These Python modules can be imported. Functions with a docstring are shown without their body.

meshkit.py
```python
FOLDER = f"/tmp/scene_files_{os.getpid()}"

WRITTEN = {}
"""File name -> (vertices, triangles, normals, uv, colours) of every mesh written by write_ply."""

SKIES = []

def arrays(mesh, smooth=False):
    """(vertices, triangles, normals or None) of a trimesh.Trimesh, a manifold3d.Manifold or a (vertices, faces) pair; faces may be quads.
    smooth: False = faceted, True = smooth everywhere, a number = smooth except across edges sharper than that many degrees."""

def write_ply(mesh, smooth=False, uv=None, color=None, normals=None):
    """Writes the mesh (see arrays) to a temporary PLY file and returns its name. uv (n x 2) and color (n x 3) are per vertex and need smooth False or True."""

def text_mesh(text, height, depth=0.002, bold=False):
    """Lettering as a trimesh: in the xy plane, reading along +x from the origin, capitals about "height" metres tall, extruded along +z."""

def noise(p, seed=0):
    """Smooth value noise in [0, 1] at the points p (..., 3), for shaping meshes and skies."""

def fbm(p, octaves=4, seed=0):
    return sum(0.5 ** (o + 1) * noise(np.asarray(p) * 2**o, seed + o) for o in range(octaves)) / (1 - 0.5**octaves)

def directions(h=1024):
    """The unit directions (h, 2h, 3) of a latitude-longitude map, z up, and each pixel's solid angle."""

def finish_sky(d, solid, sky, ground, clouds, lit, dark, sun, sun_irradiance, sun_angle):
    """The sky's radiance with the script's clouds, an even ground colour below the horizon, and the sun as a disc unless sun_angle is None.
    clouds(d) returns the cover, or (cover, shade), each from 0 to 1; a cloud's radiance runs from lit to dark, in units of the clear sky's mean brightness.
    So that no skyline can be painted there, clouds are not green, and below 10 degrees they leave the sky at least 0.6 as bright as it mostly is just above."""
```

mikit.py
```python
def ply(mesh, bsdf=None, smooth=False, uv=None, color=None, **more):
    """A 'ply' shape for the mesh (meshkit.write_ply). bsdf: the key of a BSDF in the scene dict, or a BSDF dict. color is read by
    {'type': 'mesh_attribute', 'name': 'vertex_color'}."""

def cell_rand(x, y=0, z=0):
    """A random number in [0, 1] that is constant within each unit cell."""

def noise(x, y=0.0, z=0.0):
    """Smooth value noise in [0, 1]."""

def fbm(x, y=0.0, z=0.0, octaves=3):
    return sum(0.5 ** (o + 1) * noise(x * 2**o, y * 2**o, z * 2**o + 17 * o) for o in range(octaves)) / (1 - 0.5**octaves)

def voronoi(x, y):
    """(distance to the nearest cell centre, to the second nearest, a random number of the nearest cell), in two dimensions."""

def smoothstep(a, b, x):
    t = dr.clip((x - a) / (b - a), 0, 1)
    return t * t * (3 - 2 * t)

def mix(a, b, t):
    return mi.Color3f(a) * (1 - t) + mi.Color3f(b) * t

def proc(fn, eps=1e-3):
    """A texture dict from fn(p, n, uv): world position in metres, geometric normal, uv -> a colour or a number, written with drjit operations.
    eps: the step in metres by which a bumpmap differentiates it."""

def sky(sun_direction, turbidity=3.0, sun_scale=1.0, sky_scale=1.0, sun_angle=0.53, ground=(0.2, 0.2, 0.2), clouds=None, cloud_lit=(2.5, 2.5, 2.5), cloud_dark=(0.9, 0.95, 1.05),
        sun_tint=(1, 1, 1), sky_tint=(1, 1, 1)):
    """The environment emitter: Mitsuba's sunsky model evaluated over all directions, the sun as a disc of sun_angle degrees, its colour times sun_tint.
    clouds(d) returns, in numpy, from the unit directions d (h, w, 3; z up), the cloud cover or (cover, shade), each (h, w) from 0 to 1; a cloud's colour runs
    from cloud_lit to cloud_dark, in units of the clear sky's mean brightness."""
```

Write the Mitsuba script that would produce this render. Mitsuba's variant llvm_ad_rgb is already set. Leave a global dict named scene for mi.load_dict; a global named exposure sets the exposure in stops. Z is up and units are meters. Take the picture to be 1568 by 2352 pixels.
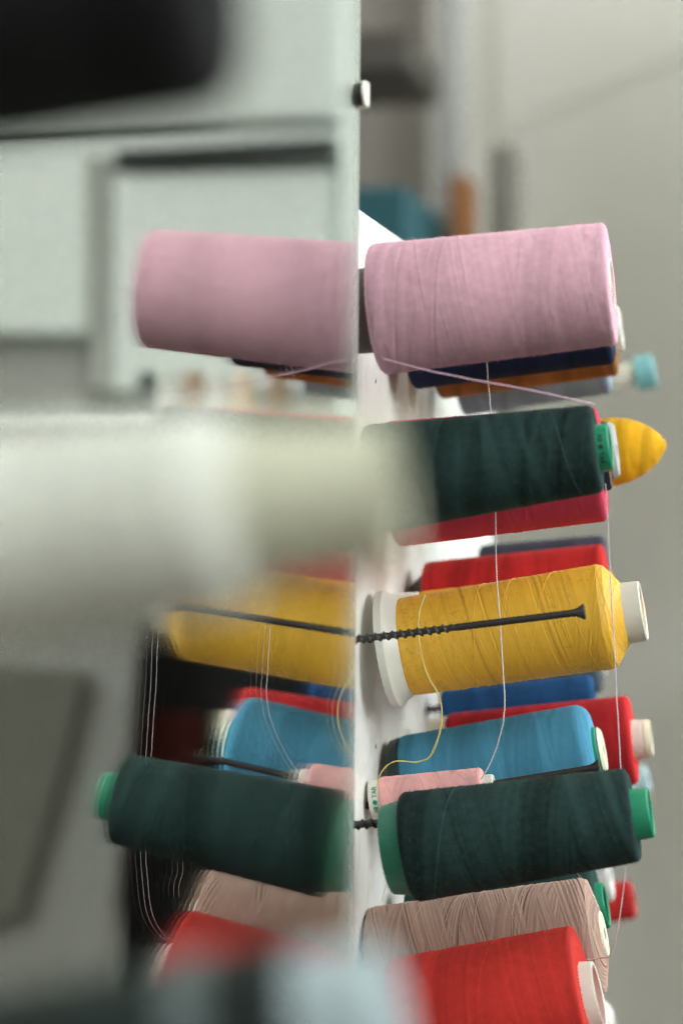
import math, random
import numpy as np
import trimesh
import mitsuba as mi
import mikit, meshkit

T = mi.ScalarTransform4f
scene, labels = {}, {}
rng = np.random.default_rng(7)

# ---------------------------------------------------------------- camera
FPX, IMW, IMH = 5367.0, 1568.0, 2352.0            # focal length and picture size in picture units
YAW, PITCH, ROLL = -0.1847, -0.0031, 0.0079
CAM = np.array([0.1808, -1.0, 0.0])
fw = np.array([math.sin(YAW) * math.cos(PITCH), math.cos(YAW) * math.cos(PITCH), math.sin(PITCH)])
rt = np.cross(fw, [0, 0, 1]); rt /= np.linalg.norm(rt); up = np.cross(rt, fw)
rt, up = math.cos(ROLL) * rt + math.sin(ROLL) * up, -math.sin(ROLL) * rt + math.cos(ROLL) * up
scene['camera'] = {'type': 'thinlens', 'fov': 2 * math.degrees(math.atan(IMW / 2 / FPX)), 'fov_axis': 'x',
                   'to_world': T().look_at(origin=CAM.tolist(), target=(CAM + fw).tolist(), up=up.tolist()),
                   'aperture_radius': 0.0090, 'focus_distance': 1.108, 'near_clip': 0.01, 'far_clip': 40.0}
exposure = 0.03

# ---------------------------------------------------------------- light: daylight of one window and an added second one
WIN = 9.0
def area(rgb): return {'type': 'area', 'radiance': {'type': 'rgb', 'value': list(rgb)}}

def at(px, py, y):
    """The point of the vertical plane y = const that the measured picture position belongs to."""
    d = fw * FPX + rt * (px - IMW / 2) - up * (py - IMH / 2)
    return CAM + d * ((y - CAM[1]) / d[1])
def per_px(p):                                     # metres that one picture unit spans at the point p
    return float((np.asarray(p) - CAM) @ fw) / FPX
def behind(px, py, y):                             # the same for something the mirror shows: the real point in front of it
    p = at(px, py, y); return np.array([-p[0], p[1], p[2]])

# ---------------------------------------------------------------- materials
def rgb(*c): return {'type': 'rgb', 'value': list(c)}
def principled(key, color, rough=.5, **kw):
    scene[key] = {'type': 'twosided', 'bsdf': {'type': 'principled', 'base_color': color if isinstance(color, dict) else rgb(*color), 'roughness': rough, **kw}}
VC = {'type': 'mesh_attribute', 'name': 'vertex_color'}
principled('m_cotton', VC, .9, sheen=.25, specular=.12)
principled('m_poly', VC, .48, sheen=.2, specular=.45)
principled('m_white_plastic', (.74, .74, .66), .32, specular=.5)
principled('m_cream_plastic', (.78, .76, .58), .4, specular=.5)
principled('m_dull_cream', (.62, .625, .49), .5, specular=.3)
principled('m_green_plastic', (.02, .29, .155), .38, specular=.5)
principled('m_green_base', (.022, .16, .10), .45, specular=.4)
principled('m_dark_plastic', (.014, .03, .026), .4, specular=.5)
principled('m_navy_gloss', (.012, .014, .03), .15, specular=.7)
principled('m_brown_plastic', (.075, .055, .048), .5, specular=.4)
principled('m_blue_white_plastic', (.33, .41, .44), .4, specular=.5)
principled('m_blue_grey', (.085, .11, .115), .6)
principled('m_teal_plastic', (.20, .48, .50), .4, specular=.5)
principled('m_screw', (.046, .042, .040), .45, metallic=.3, specular=.5)
principled('m_ink', (.0, .22, .16), .6)
principled('m_ink_dark', (.012, .05, .04), .6)
def board_paint(p, n, uv):
    g = mikit.fbm(p.y * 260, p.z * 260, p.x * 260, octaves=2)
    c = mikit.mix((.77, .79, .76), (.83, .845, .82), g)
    d = mikit.smoothstep(.60, .78, mikit.fbm(p.y * 30, p.z * 55, 3.0, octaves=4)) * .22 + mikit.smoothstep(.70, .76, mikit.fbm(p.y * 420, p.z * 60, 9.0, octaves=2)) * .25
    return mikit.mix(c, (.52, .50, .45), d)
principled('m_board', mikit.proc(board_paint), .42, specular=.4)
def wall_paint(p, n, uv):
    g = mikit.fbm(p.x * 3, p.y * 3, p.z * 3, octaves=3)
    return mikit.mix((.80, .785, .73), (.86, .845, .79), g)
principled('m_wall', mikit.proc(wall_paint), .8, specular=.2)
principled('m_ceiling', (.82, .82, .80), .9, specular=.1)
principled('m_floor', (.10, .085, .07), .6, specular=.3)
principled('m_thread', (.82, .80, .78), .8, sheen=.3, specular=.2)
principled('m_thread_pink', (.62, .42, .52), .85, sheen=.4, specular=.2)
principled('m_thread_lilac', (.75, .68, .76), .85, sheen=.4, specular=.2)
principled('m_thread_yellow', (.80, .66, .24), .7, sheen=.3, specular=.2)
principled('m_thread_gold', (.85, .50, .05), .5, specular=.4)
principled('m_thread_tan', (.52, .38, .30), .8, specular=.2)
principled('m_thread_crimson', (.62, .06, .10), .7, specular=.2)
principled('m_thread_red', (.58, .04, .03), .8, specular=.2)
principled('m_thread_dark', (.05, .10, .095), .8, specular=.2)
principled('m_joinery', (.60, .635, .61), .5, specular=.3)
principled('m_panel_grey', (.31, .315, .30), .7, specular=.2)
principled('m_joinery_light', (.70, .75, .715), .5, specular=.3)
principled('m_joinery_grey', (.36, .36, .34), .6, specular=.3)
principled('m_black', (.013, .013, .0135), .6, specular=.3)
principled('m_cloth_black', (.020, .021, .021), .95, specular=.1)
principled('m_cloth_wine', (.045, .010, .009), .95, specular=.1)
principled('m_cloth_olive', (.15, .15, .13), .95, specular=.1)
principled('m_grey_metal', (.40, .43, .43), .5, specular=.4)
principled('m_teal_box', (.012, .085, .11), .6)
principled('m_wood', (.30, .12, .035), .55)
principled('m_taupe', (.30, .28, .26), .8)
principled('m_dark_box', (.075, .068, .06), .7)
principled('m_frame_blue', (.40, .405, .40), .6)
principled('m_grey_post', (.24, .235, .21), .7)  # the post's own dark grey
principled('m_window_frame', (.8, .8, .8), .5)
scene['m_silver'] = {'type': 'twosided', 'bsdf': {'type': 'conductor', 'material': 'Ag', 'specular_reflectance': rgb(.90, .93, .91)}}
scene['m_glass'] = {'type': 'thindielectric', 'int_ior': 1.5, 'ext_ior': 1.0}

# ---------------------------------------------------------------- helpers
def numbered(name):
    taken = lambda k: k in scene or k in labels or any(s.startswith(k + '__') for s in scene)
    if not taken(name): return name
    i = 1
    while taken(f'{name}_{i:03d}'): i += 1
    return f'{name}_{i:03d}'
def thing(name, label, cat, group=None):
    k = numbered(name); labels[k] = {'label': label, 'category': cat}
    if group: labels[k]['group'] = group
    return k
def part(parent, name, mesh, m, smooth=30, label=None, color=None, **kw):
    k = numbered(f'{parent}__{name}')
    scene[k] = mikit.ply(mesh, m, smooth=True if color is not None else smooth, color=color, **kw)
    if label: labels[k] = {'label': label}
    return k
def single(name, mesh, m, label, cat, smooth=30, group=None):
    k = thing(name, label, cat, group); scene[k] = mikit.ply(mesh, m, smooth=smooth); return k
def struct(name, mesh, m):
    k = numbered(name); scene[k] = mikit.ply(mesh, m); labels[k] = {'kind': 'structure'}; return k
def box(x0, x1, y0, y1, z0, z1, bevel=0.0):
    ext = np.array([x1 - x0, y1 - y0, z1 - z0], float); c = np.array([x0 + x1, y0 + y1, z0 + z1]) / 2
    if bevel <= 0:
        m = trimesh.creation.box(ext); m.apply_translation(c); return m
    pts = []
    for s in np.ndindex(2, 2, 2):
        s = np.array(s) * 2 - 1
        for a in range(3):
            e = ext / 2 - bevel; e[a] += bevel
            e2 = ext / 2 - bevel * .3; e2[a] -= 0
            pts.append(s * e); pts.append(s * (ext / 2 - bevel * .42))
    m = trimesh.PointCloud(np.array(pts)).convex_hull; m.apply_translation(c); return m
def obox(P, ux, w, dep, h, bevel=.004):
    """A box on the point P (bottom centre), turned so that its width runs along ux (horizontal)."""
    m = box(-w / 2, w / 2, -dep / 2, dep / 2, 0, h, bevel)
    a = math.atan2(ux[1], ux[0]); m.apply_transform(trimesh.transformations.rotation_matrix(a, [0, 0, 1])); m.apply_translation(P); return m
def frame(A, B):
    ex = np.asarray(B, float) - A; L = np.linalg.norm(ex); ex /= L
    e1 = np.array([0, 1.0, 0]); e1 -= ex * (e1 @ ex); e1 /= np.linalg.norm(e1)
    return ex, e1, np.cross(ex, e1), L
def lathe(A, ex, e1, e2, prof, n=64):
    """Surface of revolution of the profile [(along, radius), ...] on the axis from A."""
    prof = np.asarray(prof, float); ph = np.arange(n) * 2 * math.pi / n
    ring = np.cos(ph)[:, None] * e1 + np.sin(ph)[:, None] * e2
    v = A + prof[:, 0, None, None] * ex + prof[:, 1, None, None] * ring[None]
    idx = np.arange(len(prof) * n).reshape(len(prof), n); nx = np.roll(idx, -1, 1)
    q = np.stack([idx[:-1], nx[:-1], nx[1:], idx[1:]], -1).reshape(-1, 4)
    f = np.vstack([q[:, [0, 2, 1]], q[:, [0, 3, 2]]])
    v = v.reshape(-1, 3)
    m = trimesh.Trimesh(v, f[:, ::-1], process=False); m.update_faces(m.area_faces > 1e-14); return m
def tube(pts, r, n=6, dens=None):
    """A round strand through the points (Catmull-Rom)."""
    pts = np.asarray(pts, float)
    if dens:
        p = np.vstack([2 * pts[0] - pts[1], pts, 2 * pts[-1] - pts[-2]]); out = []
        for i in range(len(pts) - 1):
            for t in np.linspace(0, 1, dens, endpoint=False):
                a, b, c, d = p[i:i + 4]
                out.append(.5 * (2 * b + (c - a) * t + (2 * a - 5 * b + 4 * c - d) * t * t + (3 * b - a - 3 * c + d) * t ** 3))
        pts = np.array(out + [pts[-1]])
    tan = np.gradient(pts, axis=0); tan /= np.linalg.norm(tan, axis=1, keepdims=True) + 1e-12
    ref = np.array([0.13, 0.97, 0.21]); s = np.cross(tan, ref); s /= np.linalg.norm(s, axis=1, keepdims=True) + 1e-12; b = np.cross(tan, s)
    ph = np.arange(n) * 2 * math.pi / n
    v = (pts[:, None] + r * (np.cos(ph)[None, :, None] * s[:, None] + np.sin(ph)[None, :, None] * b[:, None])).reshape(-1, 3)
    idx = np.arange(len(pts) * n).reshape(-1, n); nx = np.roll(idx, -1, 1)
    q = np.stack([idx[:-1], nx[:-1], nx[1:], idx[1:]], -1).reshape(-1, 4)
    return trimesh.Trimesh(v, np.vstack([q[:, [0, 1, 2]], q[:, [0, 2, 3]]]), process=False)
def n1(x, seed):                                   # value noise of one variable
    i = np.floor(x).astype(np.int64); t = x - i; t = t * t * (3 - 2 * t)
    r = np.random.default_rng(seed).random(8192)
    return r[i % 8192] * (1 - t) + r[(i + 1) % 8192] * t

# ---------------------------------------------------------------- the room (window daylight, grey wall)
X0, X1, Y0, Y1, Z0, Z1 = -1.6, 2.6, -2.6, 2.3, -1.15, 2.2
struct('floor', box(X0, X1, Y0, Y1, Z0 - .05, Z0), 'm_floor')
struct('ceiling', box(X0, X1, Y0, Y1, Z1, Z1 + .05), 'm_ceiling')
struct('wall_back', box(X0, X1, Y1, Y1 + .05, Z0, Z1), 'm_wall')
struct('wall_right', box(X1, X1 + .05, Y0, Y1, Z0, Z1), 'm_wall')
struct('wall_left', box(X0 - .05, X0, Y0, Y1, Z0, Z1), 'm_wall')
struct('wall_rear', box(X0, X1, Y0 - .05, Y0, Z0, Z1), 'm_taupe')

def window(label, c, axis, w, h, power):
    k = thing('window', label, 'window', None)
    x, y, z = c
    if axis == 'x':
        v = [[x, y - w/2, z - h/2], [x, y - w/2, z + h/2], [x, y + w/2, z + h/2], [x, y + w/2, z - h/2]]
        fr = [box(x - .03, x + .02, y - w/2 - .05, y - w/2, z - h/2 - .05, z + h/2 + .05, .006), box(x - .03, x + .02, y + w/2, y + w/2 + .05, z - h/2 - .05, z + h/2 + .05, .006),
              box(x - .032, x + .018, y - w/2, y + w/2, z + h/2, z + h/2 + .05, .006), box(x - .05, x + .018, y - w/2, y + w/2, z - h/2 - .05, z - h/2, .006),
              box(x - .028, x - .002, y - .025, y + .025, z - h/2, z + h/2, .006)]
    else:
        v = [[x - w/2, y, z - h/2], [x - w/2, y, z + h/2], [x + w/2, y, z + h/2], [x + w/2, y, z - h/2]]
        fr = [box(x - w/2 - .05, x - w/2, y - .02, y + .03, z - h/2 - .05, z + h/2 + .05, .006), box(x + w/2, x + w/2 + .05, y - .02, y + .03, z - h/2 - .05, z + h/2 + .05, .006),
              box(x - w/2, x + w/2, y - .018, y + .032, z + h/2, z + h/2 + .05, .006), box(x - w/2, x + w/2, y - .018, y + .05, z - h/2 - .05, z - h/2, .006),
              box(x - .025, x + .025, y + .002, y + .028, z - h/2, z + h/2, .006)]
    m = trimesh.Trimesh(v, [[0, 1, 2], [0, 2, 3]], process=False)
    want = np.array([-1.0, 0, 0]) if axis == 'x' else np.array([0, 1.0, 0])
    if m.face_normals[0] @ want < 0: m.faces = m.faces[:, ::-1]
    scene[f'{k}__pane'] = {**mikit.ply(m, 'm_black'), 'emitter': area(np.array([.95, 1.0, 1.0]) * power)}
    part(k, 'frame', trimesh.util.concatenate(fr), 'm_window_frame')
window('tall daylit window in the wall to the right behind the camera', (X1 - .004, -1.25, 1.36), 'x', 2.0, 1.6, WIN)
window('smaller unseen window farther along the right wall, added to light the far wall', (X1 - .004, 1.45, 1.36), 'x', 1.1, 1.5, WIN * 1.05)  # unseen second window, added to brighten the far wall

# ---------------------------------------------------------------- mirror and white board
MT, MB_ = .62, -.75
k = thing('mirror', 'tall frameless mirror on the left reflecting the thread spools', 'mirror')
part(k, 'silver', trimesh.Trimesh([[-.0007, -1.5, MB_], [-.0007, 0, MB_], [-.0007, 0, MT], [-.0007, -1.5, MT]], [[0, 1, 2], [0, 2, 3]], process=False), 'm_silver', smooth=False)
part(k, 'glass', trimesh.Trimesh([[.0007, -1.5, MB_], [.0007, 0, MB_], [.0007, 0, MT], [.0007, -1.5, MT]], [[0, 1, 2], [0, 2, 3]], process=False), 'm_glass', smooth=False)
part(k, 'backing', box(-.012, -.0012, -1.5, -.0006, MB_, MT), 'm_joinery_grey')
part(k, 'edge', box(-.0011, .0006, -.0009, -.0001, MB_, MT), 'm_joinery_light')
BX = -.014                                          # the face of the board
bt = at(815, 446, .03)[2]
k = thing('thread_rack_board', 'white painted board behind the spools, its screws holding them', 'board')
part(k, 'panel', box(BX - .018, BX, .004, .62, -.60, .1398, .0012), 'm_board')
part(k, 'backboard', box(-.09, -.0335, -1.5, .60, -.60, .137, .002), 'm_board')

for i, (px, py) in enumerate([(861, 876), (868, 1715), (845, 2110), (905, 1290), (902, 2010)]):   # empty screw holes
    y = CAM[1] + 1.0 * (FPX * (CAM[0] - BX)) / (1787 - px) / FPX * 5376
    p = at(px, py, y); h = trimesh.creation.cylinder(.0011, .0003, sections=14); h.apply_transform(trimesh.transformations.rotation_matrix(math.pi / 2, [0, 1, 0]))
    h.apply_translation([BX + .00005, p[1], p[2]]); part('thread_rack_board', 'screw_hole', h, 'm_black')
# clip that holds the mirror's edge
zc = at(822, 215, 0)[2]; s = per_px((0, 0, 0))
k = thing('mirror_clip', 'small white plastic clip gripping the edge of the mirror', 'clip')
def dish(r, x0, x1, y, z):
    m = trimesh.creation.cylinder(r, x1 - x0, sections=44); m.apply_transform(trimesh.transformations.rotation_matrix(math.pi / 2, [0, 1, 0])); m.apply_translation([(x0 + x1) / 2, y, z]); return m
part(k, 'tab', trimesh.util.concatenate([dish(.0052, .0026, .0034, -.0024, zc), dish(.0048, .0034, .0037, -.0024, zc)]), 'm_white_plastic')
part(k, 'pad', dish(.0050, .0009, .0026, -.0030, zc - .0006), 'm_black')  # black disc between the tab and the glass
part(k, 'body', box(-.0135, .0044, .0004, .0042, zc - .0058, zc + .0058, .001), 'm_white_plastic')

# ---------------------------------------------------------------- spools
RACK = 'spools of thread on the white board'
def winding(u, v, R, L, style, seed):
    """Relief (metres) and tone of a cross-wound package: u along the axis (m), v the angle (0 = the back)."""
    pit, fine, wide, amp, band, line, gap = {
        'fuzzy': (.022, .0013, .0065, .00008, .22, .12, .09), 'dark': (.024, .0013, .0075, .00010, .75, .30, .25), 'smooth': (.020, .0010, .0065, .00007, .40, .12, .10), 'strand': (.036, .00068, .0055, .00016, .14, .34, .26),
        'poly': (.028, .00070, .0075, .00007, .14, .10, .12), 'plain': (.020, .0013, .0065, .00006, .45, .12, .10)}[style]
    a, b = u - pit * v / (2 * math.pi), u + pit * v / (2 * math.pi)
    f1, f2 = n1(a / fine + 900, seed), n1(b / fine + 900, seed + 1)
    c1, c2 = n1(a / wide + 300, seed + 2), n1(b / wide + 300, seed + 3)
    g1, g2 = (np.clip((n1(x / (fine * 1.25) + 500, seed + q) - .70) / .22, 0, 1) * np.clip(n1(x / wide + 70, seed + q + 1) * 2.6 - .8, 0, 1) for x, q in ((a, 4), (b, 6)))
    w = 1 / (1 + np.exp(-40 * (c1 - c2)))            # which of the two crossing layers lies on top here
    f, c, g = w * f1 + (1 - w) * f2, w * c1 + (1 - w) * (1 - c2), w * g1 + (1 - w) * g2
    p = np.stack([u, R * np.cos(v), R * np.sin(v)], -1)
    m = meshkit.fbm(p * 420 + seed, 3, seed)
    k = {'fuzzy': .26, 'dark': .60, 'smooth': .14, 'strand': .12, 'poly': .08, 'plain': .12}[style]
    tone = 1 + band * (c - .5) + line * (f - .5) - gap * g + k * (m - .5)  # sheen of the crossing layers and shade in strand gaps, painted into the colour
    return amp * ((f - .5) + .8 * (np.maximum(c1, c2) - .6) - 1.6 * g) * 1.6 + (m - .5) * (.00022 if style in ('fuzzy', 'dark') else .00006), tone
def thread_body(A, ex, e1, e2, prof, color, style, seed, ns=300, nv=150, stains=0):
    prof = np.asarray(prof, float)
    seg = np.r_[0, np.cumsum(np.linalg.norm(np.diff(prof, axis=0), axis=1))]
    t = np.linspace(0, seg[-1], ns); t = np.unique(np.r_[t, seg])
    s, r = np.interp(t, seg, prof[:, 0]), np.interp(t, seg, prof[:, 1])
    ph = np.arange(nv) * 2 * math.pi / nv
    S, V = np.meshgrid(t, ph, indexing='ij')
    R = np.broadcast_to(r[:, None], S.shape)
    h, tone = winding(S, V, np.maximum(R, .004), seg[-1], style, seed)
    dr, ds = np.gradient(r, t), np.gradient(s, t)      # displace along the profile's normal
    ln = np.hypot(dr, ds) + 1e-9
    rr, ss = R + h * (ds / ln)[:, None], s[:, None] - h * (dr / ln)[:, None]
    ring = np.cos(ph)[:, None] * e1 + np.sin(ph)[:, None] * e2
    v = (A + ss[..., None] * ex + rr[..., None] * ring[None]).reshape(-1, 3)
    n = nv; idx = np.arange(len(t) * n).reshape(len(t), n); nx = np.roll(idx, -1, 1)
    q = np.stack([idx[:-1], nx[:-1], nx[1:], idx[1:]], -1).reshape(-1, 4)
    f = np.vstack([q[:, [0, 1, 2]], q[:, [0, 2, 3]]])
    col = np.clip(np.asarray(color)[None, None] * tone[..., None], 0, 1)
    if stains:
        g = meshkit.fbm(v * 700, 3, seed + 5).reshape(S.shape); g2 = meshkit.fbm(v * 90, 2, seed + 6).reshape(S.shape)
        d = np.clip((g - .58) * 9, 0, 1) * np.clip((g2 - .42) * 5, 0, 1) * stains
        col = col * (1 - d[..., None]) + np.array([.16, .10, .04]) * d[..., None]
    return trimesh.Trimesh(v, f, process=False), col.reshape(-1, 3)
def rounded(L, r0, r1, inner=.004, c0=.003, c1=.003, chamfer=None):
    """Profile of a wound body: radius r0 at the base to r1 at the tip, rounded edges, end faces in to the core."""
    pr = [(0.0006, inner)]
    for a in np.linspace(0, math.pi / 2, 6): pr.append((c0 - c0 * math.cos(a), r0 - c0 + c0 * math.sin(a)))
    if chamfer:
        cl, cr = chamfer
        pr += [(L - cl - .0015, r1), (L - cl + .0015, r1 - .0012), (L, cr), (L - .0005, inner)]
    else:
        for a in np.linspace(0, math.pi / 2, 6): pr.append((L - c1 + c1 * math.sin(a), r1 - c1 + c1 * math.cos(a)))
        pr.append((L - .0004, inner))
    return pr
def hollow(s0, s1, ro0, ro1, wall=.0012, rim=.0006):
    """Profile loop of an open tube with softened edges."""
    return [(s0, ro0 - wall), (s0, ro0 - rim), (s0 + rim, ro0), (s1 - rim, ro1), (s1, ro1 - rim), (s1, ro1 - wall), (s1 - rim, ro1 - wall - rim), (s0 + .003, ro0 - wall - rim), (s0, ro0 - wall)]
def hairs(A, ex, e1, e2, prof, n, ln, r, seed):
    g = np.random.default_rng(seed); prof = np.asarray(prof, float); out = []
    L = prof[:, 0].max()
    for i in range(n):
        s = g.uniform(.02, .99) * L; R = np.interp(s, prof[1:-1, 0], prof[1:-1, 1]); p = g.uniform(0, 2 * math.pi)
        rad = math.cos(p) * e1 + math.sin(p) * e2; tg = -math.sin(p) * e1 + math.cos(p) * e2
        d = rad * g.uniform(.25, .9) + tg * g.normal(0, .9) + ex * g.normal(0, .5); l = g.uniform(.4, 1) * ln
        b = A + s * ex + (R - .0003) * rad
        out.append(tube([b, b + d * l * .5, b + d * l * .8 + tg * l * g.normal(0, .35) + ex * l * g.normal(0, .3)], r, 3))
    return trimesh.util.concatenate(out)
SCREW_LABELS = {}
def screw(A, B, label, r=.00165, thread_len=.045, start=None, head=True):
    """A black screw from A (in the board) to its head at B."""
    k = thing('screw', label, 'screw', 'screws in the white board')
    ex, e1, e2, L = frame(A, B)
    pitch, n = .0039, 20
    hl = .0062
    s = np.arange(0, L - hl, pitch / 14)
    ph = np.arange(n) * 2 * math.pi / n
    x = ((s[:, None] - pitch * ph[None] / (2 * math.pi)) / pitch) % 1
    ridge = np.clip(1 - np.abs(x - .5) / .21, 0, 1)
    fade = np.clip((thread_len - s) / .006, 0, 1)[:, None]
    R = r * np.where(s < thread_len, .90, 1.0)[:, None] + .00098 * ridge * fade
    ring = np.cos(ph)[:, None] * e1 + np.sin(ph)[:, None] * e2
    v = (A + s[:, None, None] * ex + R[..., None] * ring[None]).reshape(-1, 3)
    idx = np.arange(len(s) * n).reshape(len(s), n); nx = np.roll(idx, -1, 1)
    q = np.stack([idx[:-1], nx[:-1], nx[1:], idx[1:]], -1).reshape(-1, 4)
    part(k, 'shank', trimesh.Trimesh(v, np.vstack([q[:, [0, 1, 2]], q[:, [0, 2, 3]]]), process=False), 'm_screw', smooth=35)
    if head:
        part(k, 'head', lathe(A, ex, e1, e2, [(L - hl - .0005, r * .98), (L - .0042, r * 1.12), (L - .0026, r * 1.5), (L - .0011, r * 2.05), (L - .0003, r * 2.2), (L, r * 2.12), (L, r * .9), (L - .0015, 0)], 28), 'm_screw')
    return k
seedc = [100]
def spool(label, y, A, B, rA, rB, color, style='fuzzy', m='m_cotton', cat='thread spool', name='thread_spool', base=None, tip=None, chamfer=None, ns=300, nv=150,
          stains=0, fuzz=0, res=1, strands=0, strand_m=None, hold=True, lift=0.0, c0=.003, c1=.003, dome=None, group=RACK, short=None):
    """A, B: measured ends of the wound body's axis; rA, rB its measured radii; base/tip: [(material, name, kind, along0, along1, r0, r1), ...] in picture units."""
    k = thing(name, label, cat, group)
    seedc[0] += 10; sd = seedc[0]
    a, b = at(*A, y), at(*B, y); ex, e1, e2, L = frame(a, b); u = per_px((a + b) / 2)
    if dome: prof = [(0, .004), (0, rA * u)] + [(L * d[0], d[1] * u) for d in dome]
    else: prof = rounded(L, rA * u, rB * u, .004, c0, c1, (chamfer[0] * u, chamfer[1] * u) if chamfer else None)
    mesh, col = thread_body(a, ex, e1, e2, prof, color, style, sd, ns, nv, stains)
    part(k, 'thread', mesh, m, color=col)
    for mm, nm, kind, s0, s1, r0, r1 in (base or []) + (tip or []):
        if kind == 'tube': pr = hollow(s0 * u, s1 * u, r0 * u, r1 * u)
        elif kind == 'flange': pr = [(s0 * u, .006), (s0 * u, r0 * u - .0006), (s0 * u + .0005, r0 * u), (s0 * u + .38 * (s1 - s0) * u, r0 * u), (s0 * u + .44 * (s1 - s0) * u, r0 * u - .0006),
                                     (s0 * u + .62 * (s1 - s0) * u, r0 * u - .55 * (r0 - r1) * u), (s1 * u, r1 * u), (s1 * u, .006), (s0 * u, .006)]
        elif kind == 'disc': pr = [(s0 * u, .003), (s0 * u, r0 * u - .0008), (s0 * u + .0008, r0 * u), (s1 * u - .0008, r1 * u), (s1 * u, r1 * u - .0008), (s1 * u, .003), (s0 * u, .003)]
        part(k, nm, lathe(a, ex, e1, e2, pr, 72), mm, smooth=40)
    if fuzz: 
        kk = part(k, 'fuzz', hairs(a, ex, e1, e2, prof, fuzz, .0026, .00005, sd + 3), strand_m or 'm_thread', smooth=False)
        labels[kk] = {'kind': 'stuff'}
    g = np.random.default_rng(sd + 9)
    for i in range(strands):                        # single strands lying across the wound surface
        pit = g.choice([-1, 1]) * g.uniform(.012, .034); s0 = g.uniform(.04, .96) * L; pts = []
        for t in np.linspace(0, 1, 40):
            v = math.pi * (.35 + 1.3 * t); s = s0 + pit * (t - .5) + .0006 * math.sin(6 * t + i)
            s = min(max(s, .002), L - .002)
            R = np.interp(s, [p[0] for p in prof[1:-1]], [p[1] for p in prof[1:-1]]) + .00012
            pts.append(a + s * ex + R * (math.cos(v) * e1 + math.sin(v) * e2))
        part(k, 'strand', tube(pts, .00016, 5), strand_m)
    if hold:
        d = (b - a) / L; c = a + d * ((BX - .012 - a[0]) / d[0]) + np.array([0, 0, lift])
        screw(c, a + d * (L * .93) + np.array([0, 0, lift * .4]), f'black screw through the {short or label}')
    return k, a, ex, e1, e2, L, u

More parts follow.
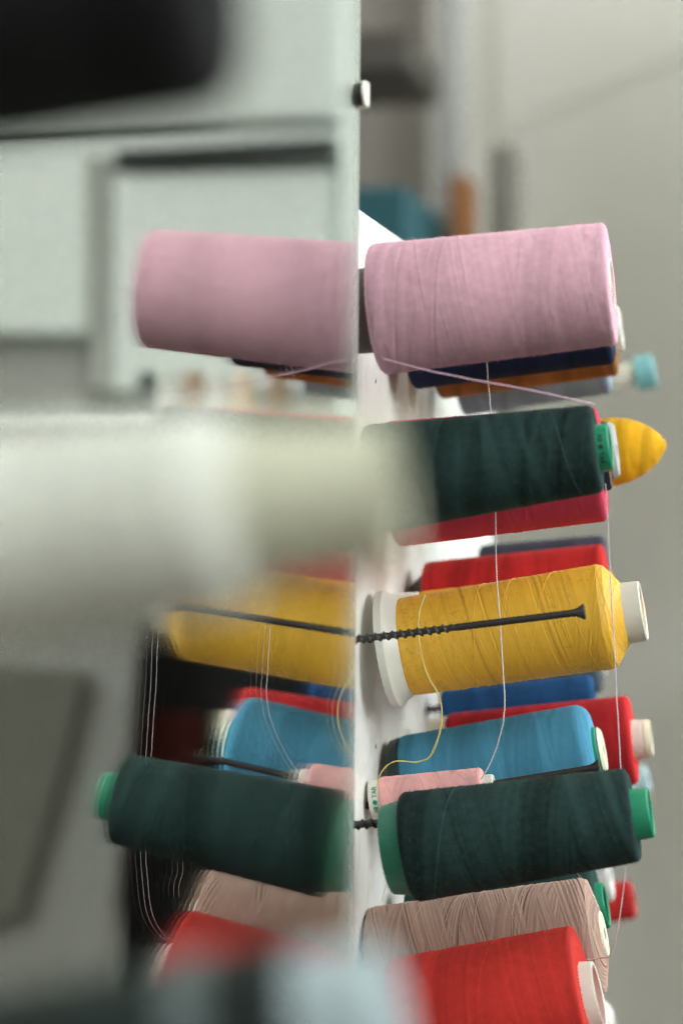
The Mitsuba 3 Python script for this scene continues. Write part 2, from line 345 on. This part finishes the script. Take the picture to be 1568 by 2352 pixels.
def ring_text(k, a, ex, e1, e2, u, txt, s_mid, r, h, v0, m, flip=False):
    """Flat print bent round a core: the text runs round the axis, capitals h tall along it."""
    t = meshkit.text_mesh(txt, h, .0001, True); t = t.subdivide_to_size(.0012)
    w = t.bounds[1][0]; p = t.vertices
    sg = 1 if flip else -1                           # reads downwards or upwards along the rim
    ang = v0 + sg * (p[:, 0] - w / 2) / r
    s = s_mid + sg * (p[:, 1] - h / 2)
    R = r + .00006 + p[:, 2]
    v = a + s[:, None] * ex + R[:, None] * (np.cos(ang)[:, None] * e1 + np.sin(ang)[:, None] * e2)
    part(k, 'print', trimesh.Trimesh(v, t.faces, process=False), m, smooth=False)

GP, WP, CP, DP = 'm_green_plastic', 'm_white_plastic', 'm_cream_plastic', 'm_dark_plastic'
PINK, DGREEN = (.62, .365, .445), (.017, .038, .036)

# --- first column
spool('big dusty pink thread cone at the top of the rack', .047, (862, 711), (1404, 651), 152, 140, PINK, 'fuzzy', name='thread_cone', short='big dusty pink thread cone',
      base=[('m_brown_plastic', 'core', 'tube', -58, 4, 97, 100)], tip=[(WP, 'core_rim', 'tube', 535, 549, 60, 60)], ns=420, nv=190, fuzz=2600, strands=6, strand_m='m_thread_pink', c0=.0035, c1=.0022)
s2 = spool('dark green thread spool with green cap, directly below the big pink cone', .047, (850, 1101), (1374, 1030), 127, 101, DGREEN, 'dark', short='upper dark green spool',
      tip=[(GP, 'cap', 'tube', 520, 560, 56, 54)], ns=380, nv=170, fuzz=1500, strands=1, strand_m='m_thread_dark')
s12 = spool('dark green thread spool with green base and cap, lowest of the dark green ones', .046, (936, 1947), (1456, 1872), 127, 108, DGREEN, 'dark', short='lower dark green spool',
      base=[('m_green_base', 'base', 'tube', -48, 6, 103, 112)], tip=[(GP, 'cap', 'tube', 512, 568, 60, 57)], ns=420, nv=190, fuzz=1800, strands=1, strand_m='m_thread_dark', hold=False)
spool('bright red thread cone at the bottom edge of the picture', .062, (925, 2375), (1348, 2292), 172, 166, (.47, .032, .026), 'fuzzy', name='thread_cone', short='bright red bottom cone',
      tip=[(WP, 'core', 'tube', 428, 466, 82, 78)], ns=360, nv=170, fuzz=700, strands=3, strand_m='m_thread_red', c0=.003, c1=.002)
# --- second column
s5 = spool('golden yellow thread spool with a wide white flange and white tube end', .117, (926, 1487), (1437, 1409), 114, 121, (.82, .465, .045), 'poly', 'm_poly', short='golden yellow spool',
      base=[(WP, 'flange', 'flange', -42, 8, 138, 114)], tip=[(WP, 'tube', 'tube', 505, 560, 71, 69)], chamfer=(42, 68), lift=.0072, ns=520, nv=220, stains=.22, strands=14, strand_m='m_thread_gold')
spool('crimson thread spool half hidden below the upper dark green spool', .117, (900, 1112), (1384, 1066), 146, 131, (.50, .045, .085), 'poly', short='crimson spool',
      tip=[('m_navy_gloss', 'cap', 'disc', 482, 504, 63, 60)], ns=420, nv=170, strands=5, strand_m='m_thread_crimson')
s10 = spool('slim pale pink thread reel with lettered white base', .114, (878, 1833), (1112, 1805), 48, 42, (.76, .40, .39), 'smooth', short='slim pale pink reel', name='thread_reel', cat='thread reel',
      base=[(WP, 'base', 'disc', -27, 4, 44, 42)], tip=[(WP, 'tip', 'tube', 230, 262, 26, 24)], ns=240, nv=120, strands=5, strand_m='m_thread_pink', hold=False, c0=.001, c1=.002)
spool('beige brown thread cone with cream end disc above the red cone', .119, (868, 2231), (1385, 2147), 147, 134, (.41, .275, .225), 'strand', name='thread_cone', short='beige brown thread cone',
      tip=[(CP, 'end_disc', 'disc', 517, 534, 57, 54)], chamfer=(24, 62), ns=620, nv=260, strands=14, strand_m='m_thread_tan', c0=.004)
# --- third column
spool('sky blue thread spool with dark base and green cap', .165, (935, 1802), (1368, 1726), 112, 112, (.075, .28, .44), 'smooth', short='sky blue spool',
      base=[(DP, 'base', 'disc', -24, 4, 106, 110)], tip=[(GP, 'cap', 'tube', 430, 452, 56, 55), (CP, 'cap_face', 'disc', 452, 462, 54, 50)], c1=.007)
spool('navy blue thread spool behind the big pink cone', .183, (937, 778), (1400, 722), 118, 113, (.010, .020, .048), 'plain', short='navy blue spool')
spool('second yellow thread spool behind the golden yellow one', .180, (972, 1466), (1418, 1414), 108, 106, (.76, .36, .012), 'plain', short='second yellow spool',
      base=[(WP, 'base', 'disc', -62, 4, 112, 108)])
spool('dark green thread spool with green cap behind the beige brown cone', .180, (950, 2148), (1376, 2082), 112, 108, (.020, .052, .046), 'plain', short='rear dark green spool',
      tip=[(GP, 'cap', 'tube', 428, 452, 54, 52)])
spool('pale ringed spool whose rim shows before the yellow dome', .185, (990, 1085), (1405, 1034), 70, 68, (.10, .095, .10), 'plain', short='pale ringed spool',
      tip=[('m_grey_metal', 'rim', 'disc', 414, 430, 66, 62)])
# --- farther columns
spool('red thread spool above the golden yellow spool', .24, (985, 1400), (1397, 1357), 110, 108, (.50, .026, .026), 'plain', short='upper red spool', base=[('m_brown_plastic', 'core', 'tube', -36, 4, 62, 90)])
spool('red thread spool with cream base behind the sky blue spool', .24, (1037, 1742), (1455, 1700), 102, 102, (.46, .024, .028), 'plain', short='rear red spool',
      base=[(CP, 'base', 'disc', -42, 4, 96, 98)], tip=[(WP, 'tube', 'tube', 416, 445, 46, 44), (CP, 'tube_end', 'tube', 445, 462, 44, 42)])
spool('brown thread spool below the navy blue one', .25, (997, 812), (1408, 757), 107, 105, (.25, .10, .035), 'plain', short='brown spool', tip=[(WP, 'cap', 'disc', 412, 434, 56, 52)])
spool('bright yellow thread cone with a rounded nose at the right', .25, (1180, 1070), (1530, 1020), 84, 80, (.80, .43, .02), 'plain', name='thread_cone', short='round nosed yellow cone',
      dome=[(.66, 78), (.74, 74), (.83, 62), (.92, 42), (.97, 22), (1.0, 4)])
spool('deep blue thread reel below the golden yellow spool', .31, (1015, 1627), (1365, 1590), 42, 40, (.020, .085, .22), 'plain', short='deep blue reel', name='thread_reel', cat='thread reel')
spool('slate blue thread spool between the golden yellow spool and the deep blue reel', .385, (1060, 1556), (1374, 1512), 82, 78, (.085, .12, .145), 'plain', short='slate blue spool', tip=[('m_grey_metal', 'cap', 'disc', 316, 330, 50, 48)])
spool('grey blue thread spool below the brown one', .32, (1050, 858), (1392, 806), 100, 98, (.21, .27, .34), 'plain', short='grey blue spool')
spool('dark slate thread spool under the crimson one', .32, (1110, 1344), (1395, 1318), 92, 90, (.05, .05, .075), 'plain', short='dark slate spool')
spool('white thread spool tip behind the lower dark green spool', .32, (1130, 2050), (1402, 2010), 62, 60, (.70, .70, .68), 'plain', short='white rear spool')
spool('white thread spool at the lower right corner of the rack', .32, (1150, 2400), (1412, 2350), 72, 62, (.70, .70, .66), 'plain', short='white corner spool', c1=.010)
spool('small red thread reel far behind the beige brown cone', .46, (1260, 2095), (1455, 2066), 46, 44, (.52, .03, .03), 'plain', short='small far red reel', name='thread_reel', cat='thread reel')
spool('cream thread spool with teal tip beyond the pink cone', .46, (1250, 894), (1462, 858), 30, 27, (.74, .72, .62), 'plain', short='teal tipped spool', tip=[('m_teal_plastic', 'cap', 'disc', 212, 256, 40, 38)])
spool('pale blue thread spool tip beyond the green cap', .46, (1290, 1830), (1490, 1790), 36, 34, (.45, .62, .66), 'plain', short='pale blue far spool')

k, a, ex, e1, e2, L, u = s2
ring_text(k, a, ex, e1, e2, u, 'AB \u25cf TAR', 541 * u, 55.2 * u, 11 * u, math.pi * 1.02, 'm_ink_dark', flip=True)
k, a, ex, e1, e2, L, u = s10
ring_text(k, a, ex, e1, e2, u, 'AB \u25cf TAR', -11 * u, 43.6 * u, 10 * u, math.pi * 1.0, 'm_ink')

# --- screws of their own
pa, pb = at(861, 1464, .0555), at(1343, 1405, .0555); d = (pb - pa) / np.linalg.norm(pb - pa)
screw(pa - d * ((pa[0] - BX + .012) / d[0]), pb, 'bare black screw crossing in front of the golden yellow spool', thread_len=.060 + .004)
pa, pb = at(1112, 1805, .114), at(1377, 1762, .114); d = (pb - pa) / np.linalg.norm(pb - pa)
screw(pa - d * ((pa[0] - BX + .012) / d[0]), pb, 'black screw reaching out of the slim pale pink reel', thread_len=.05)
pa, pb = at(850, 1892, .046), at(1440, 1838, .046); d = (pb - pa) / np.linalg.norm(pb - pa)
screw(pa - d * ((pa[0] - BX + .012) / d[0]), pb, 'black screw whose thread shows left of the lower dark green spool', r=.0019, thread_len=.055)

# --- loose threads
def hang(label, pts, m, r, cat='thread', wob=.0003, seed=1):
    P = np.array([at(px, py, y) for px, py, y in pts]); g = np.random.default_rng(seed)
    t = tube(P, r, 6, 14); c = t.vertices.reshape(-1, 6, 3); n = len(c)
    w = np.stack([n1(np.arange(n) / 5 + 50, seed + j) - .5 for j in range(3)], -1) * wob
    t.vertices = (c + w[:, None]).reshape(-1, 3)
    return single('loose_thread', t, m, label, cat, smooth=True)
hang('white thread hanging from the pink cone down to the slim pale pink reel', [(1116, 820, .075), (1120, 870, .085), (1127, 950, .085), (1133, 1060, .085), (1137, 1180, .082), (1139, 1260, .08), (1141, 1340, .078), (1149, 1440, .076), (1155, 1540, .076), (1158, 1610, .077),
     (1155, 1660, .08), (1142, 1712, .085), (1122, 1760, .09), (1104, 1790, .093)], 'm_thread', .00030, seed=21)
hang('lilac thread falling from the upper dark green spool past the right ends', [(1390, 1110, .06), (1394, 1180, .064), (1399, 1280, .066), (1404, 1380, .068), (1411, 1500, .069), (1416, 1610, .07), (1421, 1690, .07), (1425, 1770, .07), (1432, 1880, .07),
     (1436, 1960, .07), (1430, 2050, .07), (1417, 2140, .07), (1400, 2195, .08), (1378, 2202, .088), (1340, 2206, .09)], 'm_thread_lilac', .00026, seed=31)
hang('pink thread running slantwise from the pink cone to the upper green spool', [(880, 824, .018), (960, 845, .018), (1060, 867, .018), (1200, 893, .020), (1300, 914, .03), (1366, 928, .046)], 'm_thread_pink', .00036, wob=.0002, seed=41)
for j, (o, lab) in enumerate([(0, 'yellow thread looping from the yellow spool to the slim pink reel'), (5, 'second yellow thread of the loop under the yellow spool')]):
    hang(lab, [(975 + o * .3, 1366, .095), (962 + o * .3, 1410, .090), (960 + o * .4, 1460, .090), (968 + o * .4, 1515, .090), (985 + o * .5, 1560, .092), (1003 + o * .5, 1592, .092), (1014 + o * .2, 1630, .092), (1012 - o * .3, 1675, .092),
          (1000 - o * .6, 1715, .094), (984 - o * .5, 1742, .096), (955, 1750 + o * .4, .098), (915, 1748 + o * .2, .100), (890, 1758, .101), (872, 1782, .102), (862, 1822, .104)], 'm_thread_yellow', .00023, seed=51 + j)
hang('faint yellow thread end dangling beside the green base', [(868, 1860, .10), (884, 1920, .10), (890, 1980, .10), (886, 2030, .10), (876, 2070, .10)], 'm_thread_yellow', .00014, seed=61)
hang('fine white thread trailing from the lower green spool onto the beige cone', [(1296, 1972, .05), (1325, 2006, .06), (1352, 2042, .075), (1368, 2072, .08), (1376, 2098, .085)], 'm_thread', .00018, seed=71)

# ---------------------------------------------------------------- near spools, far out of focus
NEAR = 'spools close to the camera'
NY = -.56
spool('white thread spool with cream tip, very near and blurred, at left', -.61, (-330, 1285), (600, 1160), 262, 240, (.66, .675, .615), 'plain', short='near white spool', group=NEAR,
      tip=[('m_dull_cream', 'tip', 'tube', 860, 1288, 200, 152)], hold=False, c1=.010)
spool('black thread cone, very near and blurred, at the upper left', -.62, (-420, 86), (515, -56), 310, 300, (.012, .012, .0135), 'plain', short='near black cone', name='thread_cone', group=NEAR, hold=False, c1=.008)
spool('dark thread reel with painted blue grey band and pale blue tip, blurred at the bottom edge', -.60, (-150, 2556), (715, 2384), 242, 230, (.014, .020, .019), 'plain', short='near dark teal spool', group=NEAR,
      tip=[('m_blue_white_plastic', 'tip', 'disc', 880, 1112, 200, 178), ('m_blue_grey', 'band', 'tube', 640, 745, 238, 236)], hold=False)  # the blue grey ring is the body's highlight, built as a coloured part

# ---------------------------------------------------------------- the room beyond the board, right of the mirror's edge
def slab(name, px0, px1, py0, py1, y, dep, m, label, cat, bevel=.006, group=None):
    p0, p1 = at(px0, py1, y), at(px1, py0, y)
    return single(name, box(p0[0], p1[0], y, y + dep, p0[2], p1[2], bevel), m, label, cat, group=group)
so = [at(x, y, 2.22) for x, y in ((1120, -400), (1130, 300), (1250, 232), (1680, 55), (1680, -400))]
from shapely.geometry import Polygon
sm = trimesh.creation.extrude_polygon(Polygon([(p[0], p[2]) for p in so]), .004, engine='earcut')
sm.apply_transform(trimesh.transformations.rotation_matrix(math.pi / 2, [1, 0, 0])); sm.apply_translation([0, 2.298, 0])
single('sloped_soffit', sm, 'm_wall', 'pale sloped soffit along the top of the far wall', 'sheet', smooth=False)  # thin sheet with a slanted lower edge, set on the far wall
slab('wall_panel', 560, 985, -300, 1500, 2.1, .05, 'm_taupe', 'taupe panel on the far wall beside the mirror edge', 'panel')
slab('storage_box', 700, 940, 62, 165, 1.7, .25, 'm_dark_box', 'dark grey box high up beyond the mirror edge', 'box')
slab('storage_box', 700, 938, 425, 760, 1.6, .3, 'm_teal_box', 'teal box beyond the top of the white board', 'box')
slab('door_frame', 985, 1058, -300, 1400, 2.0, .08, 'm_frame_blue', 'pale blue grey door frame on the far wall', 'door frame')
slab('wooden_post', 1028, 1078, 400, 900, 1.8, .08, 'm_wood', 'orange brown wooden post in the background', 'post')
slab('grey_post', 1118, 1180, 330, 1000, 1.9, .08, 'm_grey_post', 'dark grey post standing before the pale wall', 'post')

# ---------------------------------------------------------------- what the mirror shows of the room
def mslab(name, px0, px1, py0, py1, y, dep, m, label=None, cat=None, parent=None, bevel=.006, ang=0.0):
    p0, p1 = behind(px0, py1, y), behind(px1, py0, y)
    x0, x1 = sorted((p0[0], p1[0])); me = box(x0, x1, y, y + dep, p0[2], p1[2], bevel)
    return part(parent, name, me, m) if parent else single(name, me, m, label, cat)
k = thing('wall_cupboard', 'white cupboard with a long black slot, seen blurred in the mirror', 'cupboard')
mslab('upper_box', -300, 806, -400, 296, 1.705, .35, 'm_joinery', parent=k)
mslab('rail', -300, 812, 290, 392, 1.712, .3, 'm_joinery', parent=k)
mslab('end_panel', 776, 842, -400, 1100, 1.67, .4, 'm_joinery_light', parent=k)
q = np.array([behind(x, y, 1.685) for x, y in ((266, 343), (266, 382), (768, 354), (768, 317))]); q = np.vstack([q, q + [0, .02, 0]])
part(k, 'slot_bar', trimesh.PointCloud(q).convex_hull, 'm_black', smooth=False)
mslab('door', 258, 770, 386, 900, 1.70, .3, 'm_joinery', parent=k)
mslab('door', -260, 206, 345, 770, 1.70, .3, 'm_joinery', parent=k)
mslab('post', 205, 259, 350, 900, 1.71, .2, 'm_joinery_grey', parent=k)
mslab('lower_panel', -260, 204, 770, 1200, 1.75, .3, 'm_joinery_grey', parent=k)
k2 = mslab('shelf', -300, 800, 962, 1005, 1.12, .6, 'm_joinery', 'white shelf below the mirrored cupboard', 'shelf')
for i, (px, col, lab) in enumerate([(340, (.05, .06, .055), 'dark green cone on the mirrored shelf'), (390, (.7, .7, .66), 'white cone on the mirrored shelf, left'), (448, (.28, .15, .08), 'brown cone on the mirrored shelf, left'),
                                    (500, (.7, .7, .66), 'white cone on the mirrored shelf, middle'), (560, (.68, .52, .38), 'cream cone on the mirrored shelf'), (640, (.3, .2, .13), 'brown cone on the mirrored shelf, right')]):
    b = behind(px, 960, 1.2); u = per_px(at(px, 960, 1.2))
    mesh, c = thread_body(b, np.array([0, 0, 1.0]), np.array([0, 1.0, 0]), np.array([-1.0, 0, 0]), rounded(105 * u, 27 * u, 22 * u, .002), col, 'plain', 700 + i, 40, 40)
    kk = thing('shelf_cone', lab, 'thread cone', 'cones on the shelf in the mirror'); part(kk, 'thread', mesh, 'm_cotton', color=c)
mslab('hanging_coat', 265, 830, 1420, 2900, 1.75, .25, 'm_cloth_black', 'black coat hanging in the dark, seen in the mirror', 'coat')
mslab('hanging_garment', 330, 470, 1640, 1790, 1.71, .02, 'm_cloth_wine', 'wine red cloth before the black coat', 'cloth')
def drape(name, pts, y, dep, m, label, cat):
    q = np.array([behind(a, b, y) for a, b in pts]); q = np.vstack([q, q + [0, dep, 0]])
    return single(name, trimesh.PointCloud(q).convex_hull, m, label, cat, smooth=25)
drape('side_panel', [(-300, 1340), (322, 1340), (205, 2700), (-300, 2700)], 1.66, .03, 'm_panel_grey', 'pale grey upright panel left of the black coat', 'panel')
drape('cloth_bundle', [(-260, 1500), (190, 1545), (140, 1760), (40, 2100), (-260, 2200)], 1.635, .018, 'm_cloth_olive', 'olive grey cloth hanging before the pale grey panel', 'cloth')
